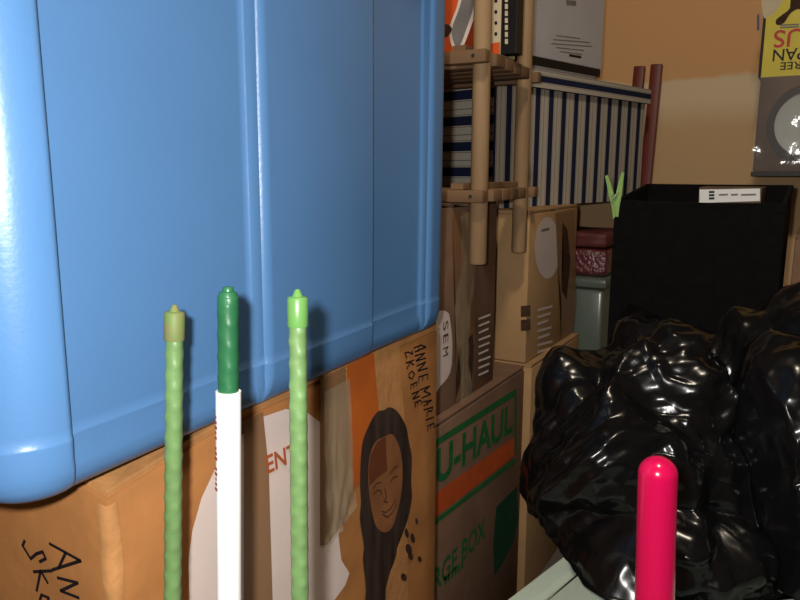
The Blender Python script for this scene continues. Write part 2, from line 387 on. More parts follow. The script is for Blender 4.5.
# ------------------------------------------------------------------ blue storage bin
def offset_poly(P, dd):
    out = []
    for p in P:
        q = Vector((min(max(p.x, -WD+.05), -.05), min(max(p.y, sN+.05), sF-.05)))
        out.append(p+(p-q).normalized()*dd)
    return out
Y2 = R_(2.6)
bd = Vector((-math.sin(Y2), math.cos(Y2), 0)); bn = Vector((math.cos(Y2), math.sin(Y2), 0))
f0 = Vector((-.4165, .337, BZ))                 # a point on the foot of the long face
face = Plane(f0, bd); face.n = bn
def s_at(x, y): return (face.px(x, y)-f0).dot(bd)
sN = -.105; sF = s_at(443, 322)+.012; WD = .44
s1 = s_at(79, 470); s2 = s_at(266, 330); s3 = s_at(374, 300); s4 = s_at(428, 285)
sN = s1-.0485
print('bin s', sN, s1, s2, s3, s4, sF)
ST = .009
def bin_profile(ST=ST):
    P = []
    def fil(cx, cy, r, a0, a1, n=5):
        for k in range(n+1):
            a = R_(a0+(a1-a0)*k/n); P.append(Vector((cx+r*math.cos(a), cy+r*math.sin(a))))
    # x = n (outward), y = s ; walk the front face from near to far
    r = .042; q = .0045
    fil(-r, sN+r, r, -90, 0, 12)
    def step(s, n0, n1, qq=.0045):
        if n1 < n0:   # step in, facing away
            q = min(qq, abs(n1-n0)*.6); fil(n0-q, s-q, q, 0, 80, 6); fil(n1+q*.6, s+q*.8, q*.6, 260, 180, 3)
        else:         # step out, facing the near end: broad soft shoulders
            b = abs(n1-n0)*1.22
            fil(n0+b*.8, s-b*1.6, b*.8, 180, 125, 5); fil(n1-b*1.1, s+b*1.1, b*1.1, -55, 0, 7)
    step(s1, 0, -ST, .0055); step(s2, -ST, 0); step(s3, 0, -ST); step(s4, -ST, 0)
    r = .032
    fil(-r, sF-r, r, 0, 90, 8)
    fil(-WD+r, sF-r, r, 90, 180, 8); fil(-WD+.05, sN+.05, .05, 180, 270, 8)
    return P
prof = bin_profile()
def ring(bm, P, z): return [bm.verts.new(f0 + bn*p.x + bd*p.y + Vector((0, 0, z))) for p in P]
def loft(bm, rings, cap0=True, cap1=True):
    n = len(rings[0])
    for a, b in zip(rings, rings[1:]):
        for k in range(n): bm.faces.new((a[k], a[(k+1) % n], b[(k+1) % n], b[k]))
    if cap0: bm.faces.new(rings[0][::-1])
    if cap1: bm.faces.new(rings[-1])
c = f0 + bn*(-WD/2) + bd*((sN+sF)/2)
t = thing('storage_bin', 'big blue plastic storage bin on top of the large brown box', 'storage bin', (c.x, c.y, BZ), Y2)
bm = B(); rr = []
for ins, z in ((.022, .0003), (.015, .002), (.008, .0065), (.003, .0135), (.0008, .022), (.0002, .03), (-.0004, .042), (-.0004, .0436), (.0003, .0446), (.0001, .052), (-.002, .2), (-.0038, .455)):
    rr.append(ring(bm, offset_poly(bin_profile(ST*min(1, .15+.85*z/.03)), -ins), z))
for o_, z in ((.009, .458), (.011, .462), (.011, .487), (.009, .490), (-.001, .490), (-.004, .40), (-.010, .02)):
    rr.append(ring(bm, offset_poly(prof, o_), z))
loft(bm, rr, True, True)
link('tub', bm, M['bin'], t, smooth=50)
bm = B(); outer = [ ]
base = [Vector((-.05+.05, sN)), ]
def rrect(o_):
    P = []
    for cx, cy, a0, r in ((-.05, sN+.05, -90, .05), (-.035, sF-.035, 0, .035), (-WD+.035, sF-.035, 90, .035), (-WD+.05, sN+.05, 180, .05)):
        for k in range(9):
            a = R_(a0+90*k/8); P.append(Vector((cx+(r+o_)*math.cos(a), cy+(r+o_)*math.sin(a))))
    return P
loft(bm, [ring(bm, rrect(o_), z) for o_, z in ((.011, .4903), (.017, .492), (.017, .512), (.012, .517), (-.03, .517), (-.034, .522))])
link('lid', bm, M['bin'], t, smooth=40)

# ------------------------------------------------------------------ green moving carton (second stack)
UX = -.527; UY0 = .893; UY1 = 1.444; UZ = .57
t, sd, en, d, w = carton('cardboard_box', 'brown box with green and orange lettering behind the large portrait box', 'box',
                         (UX, UY0), 0, UY1-UY0, .50, 0, UZ, M['carddull'])
O_ = .0007
decal('printed_stripe', sd, [(430, 443), (516, 388.5), (516, 395), (430, 450)], M['green_print'], t, O_, 'green frame line')
decal('printed_stripe', sd, [(514.2, 391), (516.2, 389.5), (516.2, 452), (514.2, 453.5)], M['green_print'], t, O_*1.3, 'green frame line')
decal('printed_stripe', sd, [(430, 497), (514, 437), (514, 456), (430, 521)], M['orange_print'], t, O_, 'orange stripe')
decal('printed_stripe', sd, [(430, 523), (515, 458), (515, 463), (430, 528)], M['green_print'], t, O_, 'green frame line')
a, b, cc = sd.px(436, 486, O_), sd.px(512, 432, O_), sd.px(436, 455, O_)
text('printed_letters', 'U-HAUL', a, b, a+Vector((0, 0, .068)), M['green_print'], t, 'large green lettering', .032)
b = sd.px(485, 537, O_); g0 = sd.px(444, 572, O_); a = b + (g0-b)*1.56
text('printed_letters', 'LARGE BOX', Vector((a.x, a.y, b.z)), b, Vector((a.x, a.y, b.z+.047)), M['green_print'], t, 'green lettering', .02)
for k in range(6):
    x, y = 444+k*3.4, 585-k*3.1
    decal('printed_line', sd, [(x, y), (x+2.2, y-1.8), (x+2.2, y-9), (x, y-7)], M['green_print'], t, O_)
decal('printed_figure', sd, [(496, 507), (517, 486), (518, 520), (514, 540), (504, 560), (494, 576), (493, 540)], M['dkgreen_print'], t, O_, 'dark green printed shape')
uhaul = t

# taped box standing on it
t, sd, en, d, w = carton('cardboard_box', 'upright brown box with loose clear tape, right under the slatted shelf', 'box', (-.546, .985), 0, .325, .36, UZ, .944, M['carddull'])
decal('printed_panel', sd, [(436, 318), (447, 312), (450, 322), (452, 345), (450, 372), (440, 386), (434, 388)], M['white_print'], t, O_, 'white printed panel', smooth_n=3)
for ch, y in (('S', 331), ('E', 344), ('M', 357)):
    q = sd.px(442.5, y, .0013)
    text('printed_letter', ch, q+Vector((0, 0, .016)), q, q+Vector((0, .02, .016)), M['inkfade'], t)
decal('packing_tape', sd, [(452, 215), (472, 211), (475, 300), (472, 386), (456, 403), (455, 300)], M['tape'], t, .001, 'wide tape strip')
bm = B(); g = []
for j in range(41):
    v = j/40; row = []
    for i in range(7):
        u = i/6
        x = 456+u*(13+4*math.sin(v*5))+3*math.sin(v*7+1); y = 216+v*186-u*6
        row.append(bm.verts.new(sd.px(x, y, .003+.006*abs(noise.noise(Vector((u*4+v*4, v*6, 3))))+.003*math.sin(u*8+v*6)**2)))
    g.append(row)
for j in range(40):
    for i in range(6): bm.faces.new((g[j][i], g[j][i+1], g[j+1][i+1], g[j+1][i]))
link('loose_tape', bm, M['cleartape'], t, smooth=True, label='wrinkled clear tape')
decal('printed_shape', sd, [(468, 338), (472, 333), (473, 345), (472, 370), (470, 392), (466, 393), (468, 365)], M['inkfade'], t, .0016, 'dark printed arrow')
decal('printed_shape', sd, [(458, 352), (461, 345), (462, 362), (459, 385), (455, 400), (455, 380)], M['inkfade'], t, .0016, 'dark printed arrow')
for k in range(9):
    y = 318+k*7
    decal('printed_line', sd, [(478, y), (490-(k % 3), y-4.5), (490-(k % 3), y-2.4), (478, y+2.1)], M['white_print'], t, .001)
tapebox = t

# third stack: two white-oval cartons
def oval(sd, c, rx, ry, cut, t):
    pts = []
    for k in range(28):
        a = 2*math.pi*k/28
        pts.append((c[0]+rx*math.cos(a), c[1]+ry*math.sin(a)))
    decal('printed_oval', sd, pts, M['white_print'], t, O_, 'white printed oval')
t, sd, en, d, w = carton('cardboard_box', 'lower box with a white oval, half hidden by black bag', 'box', (-.512, 1.45), 0, .36, .42, 0, .572, M['cardtan'], mflap=M['cardtan'])
oval(sd, (546, 406), 11.5, 36, None, t)
decal('printed_mark', sd, [(541, 398), (548, 390), (549, 393), (542, 401)], M['inkfade'], t, .001)
t, sd, en, d, w = carton('cardboard_box', 'tan box with a white oval on its dark side, under the striped box', 'box', (-.529, 1.452), 0, .352, .40, .5735, .9138, M['cardtan'], mflap=M['cardtan'])
oval(sd, (547, 248), 12.5, 31, None, t)
decal('printed_mark', sd, [(541, 232), (549, 230), (549, 227.5), (541, 229.5)], M['greytext'], t, .001)
decal('packing_tape', sd, [(555, 213), (574, 209), (576, 300), (573, 332), (561, 340), (561, 300), (557, 262)], M['tape'], t, .0012, 'wide tape strip')
decal('dark_smear', sd, [(562, 222), (567, 230), (570, 262), (566, 300), (561, 290), (563, 255)], M['inkfade'], t, .0015, 'dark printed streak')
for k in range(7):
    y = 309+k*7
    decal('printed_line', sd, [(537, y), (552-(k*2 % 5), y-4), (552-(k*2 % 5), y-1.6), (537, y+2.6)], M['white_print'], t, .001)
for y0 in (305, 319):
    decal('printed_square', en, [(521, y0+1), (530.5, y0), (530.5, y0+11), (521, y0+12)], M['inkfade'], t, .001, 'dark printed square')
ovalbox = t

# ------------------------------------------------------------------ slatted wooden shelf
PX, PY0, PY1 = -.509, 1.137, 1.395
t = thing('slatted_shelf', 'weathered wooden slatted shelf with round legs on the taped box', 'shelf', (-.72, 1.27, .945))
ZT = 1.175; LX = -1.0
def post(x, y, z0, z1, r=.0155):
    bm = B(); add_tube(bm, [(x, y, z0), (x, y, z0+.003), (x, y, z1)], [r*.9, r, r], 18); return link('leg', bm, M['wood'], t, smooth=40)
post(PX, PY0, .836, 1.62); post(PX-.022, PY1, .83, 1.62)
post(LX+.06, PY0, .9448, 1.62); post(LX+.06, PY1, .9448, 1.62)
for z in (.9452, ZT):
    ys = [PY0-.026, PY0+.042, PY0+.093, PY0+.144, PY0+.195, PY1+.026]
    for k, y in enumerate(ys):
        ex = PX+.022-.004*k
        hw = .0095 if k in (0, 5) else .02
        hz = .0105
        bm = add_box(B(), ((LX+ex)/2, y, z+hz), ((ex-LX)/2, hw, hz), None, .002)
        link('rail' if k in (0, 5) else 'slat', bm, M['slat'], t, smooth=40)
# cross bars tying slats to legs
for z in (.9452, ZT):
    for x in (PX-.034, LX+.09):
        bm = add_box(B(), (x, (PY0+PY1)/2, z+.0268), (.012, (PY1-PY0)/2+.02, .0055), None, .001); link('cross_bar', bm, M['slat'], t)
for z, x in ((.956, PX), (1.186, PX)):
    bm = B(); add_tube(bm, [(x, PY0-.0352, z), (x, PY0-.0372, z)], [.0035, .003], 10); link('screw', bm, M['metal'], t)
shelf = t
SZ = ZT+.0325

# things on the shelf's top
def upright(name, label, cat, x0, x1, y0, y1, h, m, z=SZ):
    t = thing(name, label, cat, ((x0+x1)/2, (y0+y1)/2, z))
    link('carton_body', add_box(B(), ((x0+x1)/2, (y0+y1)/2, z+h/2), ((x1-x0)/2, (y1-y0)/2, h/2), None, .0015), m, t)
    return t
t = upright('appliance_carton', 'orange carton with a grey tool picture, on the slatted shelf', 'carton', -.90, -.570, 1.185, 1.30, .26, M['orangebox'])
en = Plane((-.57, 1.185, SZ), (1, 0, 0))
decal('tool_picture', en, [(453, 48), (449, 30), (456, 10), (462, -6), (478, -8), (476, 10), (470, 30), (461, 50)], M['white_print'], t, .0006, smooth_n=4)
decal('tool_picture', en, [(455, 45), (452, 30), (459, 10), (464, -4), (475, -5), (473, 10), (467, 28), (460, 46)], M['greypic'], t, .0010, 'grey pictured tool body', smooth_n=4)
decal('tool_picture', en, [(440, 30), (446, 24), (452, 28), (450, 34), (442, 38)], M['inkfade'], t, .0012, 'dark pictured knob', smooth_n=3)
t = upright('book', 'cream and yellow spined book standing between the shelf legs', 'book', on(487, 30, 1, 1.245).x, on(500.5, 30, 1, 1.245).x, 1.245, 1.32, .24, M['cream'])
en = Plane((-.522, 1.245, SZ), (1, 0, 0))
decal('printed_band', en, [(488, 60), (500, 58.5), (500, 42), (488, 44)], M['orangebox'], t, .0006, 'orange band')
for k in range(4):
    decal('printed_dot', en, [(496+1.6*math.cos(a*.7), 34-k*11+2*math.sin(a*.7)) for a in range(9)], M['ink'], t, .0007)
t = upright('book', 'black spined book standing next to the cream one on shelf', 'book', on(501, 30, 1, 1.245).x, on(517, 30, 1, 1.245).x, 1.245, 1.275, .26, M['boxdark'])
en = Plane((-.486, 1.245, SZ), (1, 0, 0))
for k in range(7):
    decal('printed_mark', en, [(505, 44-k*7), (508, 44-k*7), (508, 39-k*7), (505, 39-k*7)], M['cream'], t, .0006)

# ------------------------------------------------------------------ striped storage box
D0 = 1.575
C0 = dep(492, 190, D0); C0 = Vector((C0.x, C0.y, .914))
E0 = dep(640, 190, D0*1.325)
sdv = Vector((E0.x-C0.x, E0.y-C0.y, 0)); SL = sdv.length; sdv.normalize(); swv = Vector((-sdv.y, sdv.x, 0)); SW = .36; SH = .316
print('striped', C0, E0, SL, math.degrees(math.atan2(sdv.x, sdv.y)))
cc = C0 + sdv*SL/2 + swv*SW/2
t = thing('storage_box', 'navy and cream striped lidded fabric storage box below the grey carton', 'storage box', cc, math.atan2(sdv.y, sdv.x))
def uvbox(name, o, L, W, z0, z1, mode, parent):
    bm = B(); uvl = bm.loops.layers.uv.new('UVMap'); P = .0575
    def quad(pts, us):
        vs = [bm.verts.new(p) for p in pts]; f = bm.faces.new(vs)
        for l, u in zip(f.loops, us): l[uvl].uv = (u, 0)
    c = [o, o+sdv*L, o+sdv*L+swv*W, o+swv*W]
    a = [Vector((p.x, p.y, z0)) for p in c]; b = [Vector((p.x, p.y, z1)) for p in c]
    h = z1-z0
    if mode == 'body':
        quad([a[0], a[1], b[1], b[0]], [.2, .2+L/P, .2+L/P, .2])
        quad([a[1], a[2], b[2], b[1]], [0, 0, h/P, h/P]); quad([a[2], a[3], b[3], b[2]], [L/P, 0, 0, L/P])
        quad([a[3], a[0], b[0], b[3]], [.75, .75, .75+h/P, .75+h/P]); quad(a[::-1], [0, 0, 0, 0]); quad(b, [.4]*4)
    else:
        for i in range(4):
            j = (i+1) % 4; quad([a[i], a[j], b[j], b[i]], [.68, .68, 1.68, 1.68])
        quad(b, [0, 0, W/P, W/P]); quad(a[::-1], [0]*4)
    bmesh.ops.remove_doubles(bm, verts=bm.verts, dist=1e-6)
    return link(name, bm, M['stripe'], parent, smooth='keep')
uvbox('box_body', C0, SL, SW, .914, .914+SH-.040, 'body', t)
uvbox('lid', C0-sdv*.006-swv*.012, SL+.014, SW+.022, .914+SH-.040, .914+SH, 'lid', t)
STZ = .914+SH

# paper stack and grey carton on its lid
g0 = C0 + sdv*.125 + swv*.03
t = thing('paper_stack', 'flat stack of white papers on the striped box, under the grey carton', 'papers', (g0.x, g0.y, STZ), math.atan2(sdv.y, sdv.x))
for k in range(4):
    o = g0 + sdv*(.004*(k % 2)) - swv*(.003*k)
    c = o + sdv*.165 + swv*.12
    link('sheet_pile', add_box(B(), (c.x, c.y, STZ+.0025+k*.0042), (.185, .115, .0019), (sdv, swv, Vector((0, 0, 1)))), M['paper'], t)
PZ = STZ+.0025+3*.0042+.002
ga = R_(12); gd = (sdv*math.cos(ga)-swv*math.sin(ga)*-1*0 + swv*0).normalized(); gd = Vector((sdv.x*math.cos(ga)-sdv.y*math.sin(ga)*-1, sdv.y*math.cos(ga)-sdv.x*math.sin(ga), 0)).normalized()
gd = sdv; gw = swv
g1 = C0 + sdv*.117 + swv*.02; c = g1 + gd*.19 + gw*.11
t = thing('appliance_carton', 'grey white carton with black base on papers above the striped box', 'carton', (c.x, c.y, PZ), math.atan2(gd.y, gd.x))
link('carton_base', add_box(B(), (c.x, c.y, PZ+.0095), (.188, .108, .0092), (gd, gw, Vector((0, 0, 1)))), M['boxdark'], t, label='black lower band')
link('carton_body', add_box(B(), (c.x, c.y, PZ+.019+.13), (.19, .11, .13), (gd, gw, Vector((0, 0, 1))), .0015), M['boxgrey'], t)
sp = Plane((g1.x, g1.y, PZ), gd)
for k, (x0, x1, y) in enumerate(((556, 580, 35), (553, 590, 39), (551, 592, 43), (556, 584, 47), (560, 582, 51))):
    decal('printed_line', sp, [(x0, y), (x1, y+3), (x1, y+4), (x0, y+1)], M['greytext'], t, .0006)
decal('printed_block', sp, [(569, 54), (581, 56), (581, 58.5), (569, 56.5)], M['ink'], t, .0006)
decal('printed_block', sp, [(566, 0), (576, 1), (576, 6), (566, 5)], M['greypic'], t, .0006)

# ------------------------------------------------------------------ dark red folded frame against the wall
def red_leg(t, p_top, p_low, y, wpx):
    a = on(p_top[0], p_top[1], 1, y); b = on(p_low[0], p_low[1], 1, y)
    k = a.z/(a.z-b.z); b = a+(b-a)*k; b.z = 0.001; mid = (a+b)/2; ax = (a-b); Lh = ax.length/2; ax.normalize()
    fx = Vector((ax.z, 0, -ax.x)).normalized(); fy = Vector((0, 1, 0))
    link('leg', add_box(B(), mid, (.0165, .012, Lh-.001), (fx, fy, ax), .003), M['mahog'], t, smooth=40)
    return a, b, fx
t = thing('folded_frame', 'dark red wooden folded frame leaning behind the striped box', 'wooden frame', (-.6, 2.33, 0))
a1, b1, fx = red_leg(t, (657, 64), (645, 190), 2.315, 12)
a2, b2, fx = red_leg(t, (640, 66), (628, 190), 2.372, 12)
for k in (.3, .62):
    p = a1+(b1-a1)*k; q = a2+(b2-a2)*k; m_ = (p+q)/2
    link('rung', add_box(B(), (m_.x, 2.3435, m_.z), (.022, .0164, .012), None, .002), M['mahog'], t)

# ------------------------------------------------------------------ clear bin and maroon packs in the back
TX0, TX1, TY0, TY1, TZ = -.80, -.46, 1.86, 2.2, on(598, 279, 1, 1.86).z
t = thing('clear_bin', 'clear plastic lidded bin behind the black hamper, maroon packs on top', 'storage bin', ((TX0+TX1)/2, (TY0+TY1)/2, 0))
bm = B()
add_box(bm, ((TX0+TX1)/2, (TY0+TY1)/2, (TZ-.03)/2+.0005), ((TX1-TX0)/2-.008, (TY1-TY0)/2-.008, (TZ-.03)/2), None, .012)
link('tub', bm, M['clearbin'], t, smooth=40)
link('lid', add_box(B(), ((TX0+TX1)/2, (TY0+TY1)/2, TZ-.0135), ((TX1-TX0)/2, (TY1-TY0)/2, .013), None, .006), M['clearbin'], t, smooth=40)
link('clasp', add_box(B(), (TX0+.23, TY0-.003, TZ-.06), (.02, .008, .03), None, .003), M['clearbin'], t)
zb = on(598, 250, 1, 1.90).z; zc = on(598, 232, 1, 1.92).z
def pack(name, label, x0, x1, y0, y1, z0, z1, m, amp):
    bm = B(); add_box(bm, ((x0+x1)/2, (y0+y1)/2, (z0+z1)/2), ((x1-x0)/2, (y1-y0)/2, (z1-z0)/2), None, .012)
    bmesh.ops.subdivide_edges(bm, edges=bm.edges[:], cuts=5, use_grid_fill=True)
    for v in bm.verts:
        if v.co.z > z0+.01: v.co += Vector((noise.noise(v.co*40), noise.noise(v.co*40+Vector((5, 0, 0))), noise.noise(v.co*40+Vector((0, 5, 0)))))*amp
    o = link(name, bm, m, None, ((x0+x1)/2, (y0+y1)/2, z0), smooth=True); return tag(o, label, 'package')
pack('wrapped_package', 'shiny maroon foil package on the clear bin lid', -.76, -.47, 1.89, 2.1, TZ+.0002, zb, M['maroonshiny'], .004)
pack('wrapped_package', 'dull maroon package lying on top of the shiny one', -.75, -.475, 1.91, 2.09, zb+.003, zc, M['maroon'], .003)

# ------------------------------------------------------------------ tall black fabric hamper
HY = 1.46; hl = on(615, 200, 1, HY); hr = on(787, 198, 1, HY)
HX0, HX1 = hl.x, hr.x; HZ = hl.z; HD = .30
print('hamper', HX0, HX1, HZ)
t = thing('fabric_hamper', 'tall black fabric hamper with a lime clothespin on its corner', 'hamper', ((HX0+HX1)/2, HY+HD/2, 0))
bm = B(); N = 16
def hring(inset, z, wob):
    out = []
    c = [(HX0+inset, HY+inset), (HX1-inset, HY+inset), (HX1-inset, HY+HD-inset), (HX0+inset, HY+HD-inset)]
    for i in range(4):
        a, b = c[i], c[(i+1) % 4]
        for k in range(N):
            u = k/N; x = a[0]+(b[0]-a[0])*u; y = a[1]+(b[1]-a[1])*u
            bow = math.sin(u*math.pi)*wob
            if i == 0: y += bow*.6
            if i == 2: y -= bow*.3
            zz = z
            if z > .5:
                back = (y-HY)/HD; zz = z+back*.028-(bow*.25 if i == 0 else 0)
            out.append(bm.verts.new((x, y, zz)))
    return out
rs = [hring(0, z, w_) for z, w_ in ((.0005, 0), (.3, .004), (.6, -.002), (.8, .006), (HZ-.02, .012), (HZ, .014))]
rs += [hring(.007, HZ, .014), hring(.007, .80, .006)]
loft(bm, rs, True, True)
link('fabric_shell', bm, M['blackfab'], t, smooth=50)
bm = B(); r0 = hring(-.0012, HZ-.016, .014); r1 = hring(-.0012, HZ-.001, .014); loft(bm, [r0, r1], False, False)
link('rim_binding', bm, M['blackfab'], t)
bm = add_box(B(), ((HX0+HX1)/2, HY+HD/2, .835), ((HX1-HX0)/2-.012, HD/2-.022, .033), None, .012)
link('dark_liner', bm, M['blackfab'], t, smooth=40)
# small labelled carton inside it
lp = on(699, 190, 1, HY+.07); rp = on(762, 190, 1, HY+.07); zt = on(730, 187.5, 1, HY+.07).z
t = thing('small_carton', 'small brown carton with white label poking out of the hamper', 'carton', ((lp.x+rp.x)/2, HY+.13, .8685))
link('carton_body', add_box(B(), ((lp.x+rp.x)/2, HY+.13, (.8685+zt)/2), ((rp.x-lp.x)/2, .06, (zt-.8685)/2), None, .001), M['woodcarton'], t)
en = Plane((lp.x, HY+.07, zt), (1, 0, 0))
lab = decal('label', en, [(699.5, 189.5), (760, 188.5), (760, 201), (699.5, 203)], M['whitelabel'], t, .0006, 'white label')
for k in range(3):
    decal('label_mark', en, [(709, 191+k*3.2), (714.5, 190.8+k*3.2), (714.5, 193+k*3.2), (709, 193.2+k*3.2)], M['ink'], lab, .001)
for k, (x0, x1) in enumerate(((719, 728), (731, 738), (741, 756))):
    decal('label_line', en, [(x0, 194), (x1, 193.6), (x1, 195.4), (x0, 195.8)], M['greytext'], lab, .001)

# clothespin clipped on the hamper's near left corner
cp = on(617, 205, 1, HY-.013)
t = thing('clothespin', 'lime green plastic clothespin clipped to the black hamper rim', 'clothespin', (cp.x, HY-.012, cp.z-.02))
px = Plane((cp.x, HY+.001, cp.z), (1, 0, 0))
for name, pl in (('prong', [(605.5, 176), (608, 175), (611, 183), (614, 194), (617, 201), (616.5, 216), (613.5, 219), (612, 206), (609, 194)]),
                 ('prong', [(625, 173), (622.5, 172), (619.5, 182), (617, 193), (614.5, 201), (616.8, 216), (619, 217), (620.5, 205), (622.5, 195)])):
    bm = B(); off = 0 if pl[0][0] < 610 else .0046
    f1 = [bm.verts.new(px.px(x, y, off-.001)) for x, y in pl]; f2 = [bm.verts.new(px.px(x, y, off+.0034)) for x, y in pl]
    bm.faces.new(f1); bm.faces.new(f2[::-1])
    for i in range(len(pl)): bm.faces.new((f1[i], f1[(i+1) % len(pl)], f2[(i+1) % len(pl)], f2[i]))
    link(name, bm, M['pin'], t)
bm = B(); q = px.px(615.5, 196.5, .009); pts = [q+Vector((.0045*math.cos(a*.9), -.0008*(a/3), .0045*math.sin(a*.9))) for a in range(16)]
pts.append(q+Vector((.009, -.002, .008)))
add_tube(bm, pts, .0009, 8); link('spring', bm, M['metal'], t, smooth=True)

# ------------------------------------------------------------------ right hand things on a dark wall shelf
BY = 2.16
s0 = on(755, 174, 1, BY)
t = tag(link('wall_shelf', add_box(B(), ((s0.x-.01+.55)/2, (BY-.01+WY)/2, s0.z), ((.55-s0.x+.01)/2, (WY-BY+.01)/2, .006), None, .001), M['darkshelf'], None, ((s0.x-.01+.55)/2, WY, s0.z)),
        'thin dark wall shelf under the carton with the round window', 'shelf')
z0 = s0.z+.0062; z1 = on(780, 76, 1, BY).z; x0 = on(756, 130, 1, BY).x; xw = .30
t = thing('windowed_carton', 'worn brown carton with pale round window on the wall shelf', 'carton', (x0+xw/2, BY+.1, z0))
link('carton_body', add_box(B(), (x0+xw/2, BY+.11, (z0+z1)/2), (xw/2, .105, (z1-z0)/2), None, .004), M['woodcarton'], t, smooth=40)
en = Plane((x0, BY+.005, z0), (1, 0, 0))
cx, cz = en.uv(en.px(800, 124)); rr = cz and abs(en.uv(en.px(770, 124))[0]-cx)
cx2 = cx+.012
def disc(r, off, sc=1.12): return [en.at(cx2+r*math.cos(a*math.pi/24), cz+r*sc*math.sin(a*math.pi/24), off) for a in range(48)]
bm = B(); o1 = [bm.verts.new(p) for p in disc(rr*1.28, .0008)]; o2 = [bm.verts.new(p) for p in disc(rr*1.28, .006)]; o3 = [bm.verts.new(p) for p in disc(rr*1.02, .006)]; o4 = [bm.verts.new(p) for p in disc(rr*1.02, .0012)]
loft(bm, [o1, o2, o3, o4], True, False); link('window_rim', bm, M['boxdark'], t, label='dark ring')
bm = B(); add_poly(bm, disc(rr*1.02, .0015)); link('pale_disc', bm, M['disc'], t, label='pale disc')
bm = B(); nx, ny = 16, 14; g = []
for j in range(ny+1):
    row = []
    for i in range(nx+1):
        u, v = i/nx, j/ny; q = en.at(-.004+u*(xw+.004), v*(z1-z0), .009+.004*noise.noise(Vector((u*6, v*6, 2)))+.004*noise.noise(Vector((u*17, v*5, 4))))
        row.append(bm.verts.new(q))
    g.append(row)
for j in range(ny):
    for i in range(nx): bm.faces.new((g[j][i], g[j][i+1], g[j+1][i+1], g[j+1][i]))
link('plastic_wrap', bm, M['wrap'], t, smooth=True, label='shiny clear plastic wrap')
# yellow package lying upside down on it
zy = z1+.0003; yx0 = on(764, 40, 1, BY+.02).x; 
t = thing('yellow_package', 'yellow package with upside-down red lettering on the brown windowed carton', 'package', (yx0+.14, BY+.11, zy))
link('carton_body', add_box(B(), (yx0+.14, BY+.10, zy+.15), (.14, .08, .15), None, .0015), M['yellow'], t)
link('side_panel', add_box(B(), (yx0-.0035, BY+.10, zy+.15), (.003, .079, .149)), M['boxdark'], t, label='black side')
en = Plane((yx0, BY+.02, zy), (1, 0, 0))
decal('printed_patch', en, [(763, -5), (786, -8), (778, 8), (772, 14), (764, 18)], M['cream'], t, .0006, 'pale picture', smooth_n=3)
decal('printed_patch', en, [(792, -5), (806, -5), (808, 10), (798, 9), (790, 14), (784, 23), (777, 25), (776, 20), (782, 15), (790, 8)], M['inkfade'], t, .001, 'dark picture', smooth_n=3)
def updown(body, xl, yb, yt, width, m, slant=.0):     # upside-down line whose end stands at the picture's left
    a = en.px(xl, yt, .0008); h = (en.px(xl, yt)-en.px(xl, yb)).length
    end = a; start = a+Vector((width, 0, 0))
    text('printed_letters', body, start, end, start-Vector((0, 0, h)), m, t, bold=.01)
updown('BONUS', 774.5, 48, 30.5, .21, M['red'])
updown('SHEET PAN', 773.5, 61.5, 49.5, .20, M['ink'])
updown('-FREE', 780.5, 70, 62.5, .075, M['ink'])
for k in range(2): decal('printed_line', en, [(780, 24.6+k*2.4), (799, 23.6+k*2.4), (799, 25+k*2.4), (780, 26+k*2.4)], M['greytext'], t, .0008)
decal('printed_patch', Plane((yx0-.0066, BY+.02, zy), (1, 0, 0)), [(757, 15), (759, 14), (759, 30), (757, 31)], M['blueprint'], t, .0006)

# brown carton right of the hamper
rx = on(791, 250, 1, HY+.12)
t, sd, en, d, w = carton('cardboard_box', 'plain brown carton squeezed in at the right of the black hamper', 'box', (rx.x+.26, HY+.14), 0, .30, .255, 0, on(795, 235, 1, HY+.14).z, M['carddull'])

# ------------------------------------------------------------------ pale tote with lid under the bags
LZ = .45
A = on(505, 600, 2, LZ); Bp = on(573, 548, 2, LZ); u = (Bp-A); u.z = 0; u.normalize(); v = Vector((u.y, -u.x, 0))
A = A - u*.06; UL, VL = .56, .46
print('tote', A, Bp, math.degrees(math.atan2(u.x, u.y)))
c = A + u*UL/2 + v*VL/2
t = thing('storage_tote', 'pale grey green lidded plastic tote beneath the black bags', 'storage tote', (c.x, c.y, 0), math.atan2(u.y, u.x))
fr = (u, v, Vector((0, 0, 1)))
bm = B(); rs = []
def trect(o_, z, r=.03):
    P = []
    for sx, sy, a0 in ((1, 1, 0), (-1, 1, 90), (-1, -1, 180), (1, -1, 270)):
        for k in range(7):
            a = R_(a0+90*k/6); P.append(c + u*(sx*(UL/2-r)+(r+o_)*math.cos(a)) + v*(sy*(VL/2-r)+(r+o_)*math.sin(a)))
    return [bm.verts.new((p.x, p.y, z)) for p in P]
loft(bm, [trect(o_, z) for o_, z in ((-.06, .0005), (-.05, .006), (-.02, LZ-.032))])
link('tub', bm, M['tote'], t, smooth=40)
bm = B()
loft(bm, [trect(o_, z) for o_, z in ((-.004, LZ-.03), (0, LZ-.028), (0, LZ-.003), (-.003, LZ), (-.014, LZ), (-.02, LZ-.008), (-.03, LZ-.009), (-.036, LZ-.003), (-.04, LZ-.002))])
link('lid', bm, M['tote'], t, smooth=35)

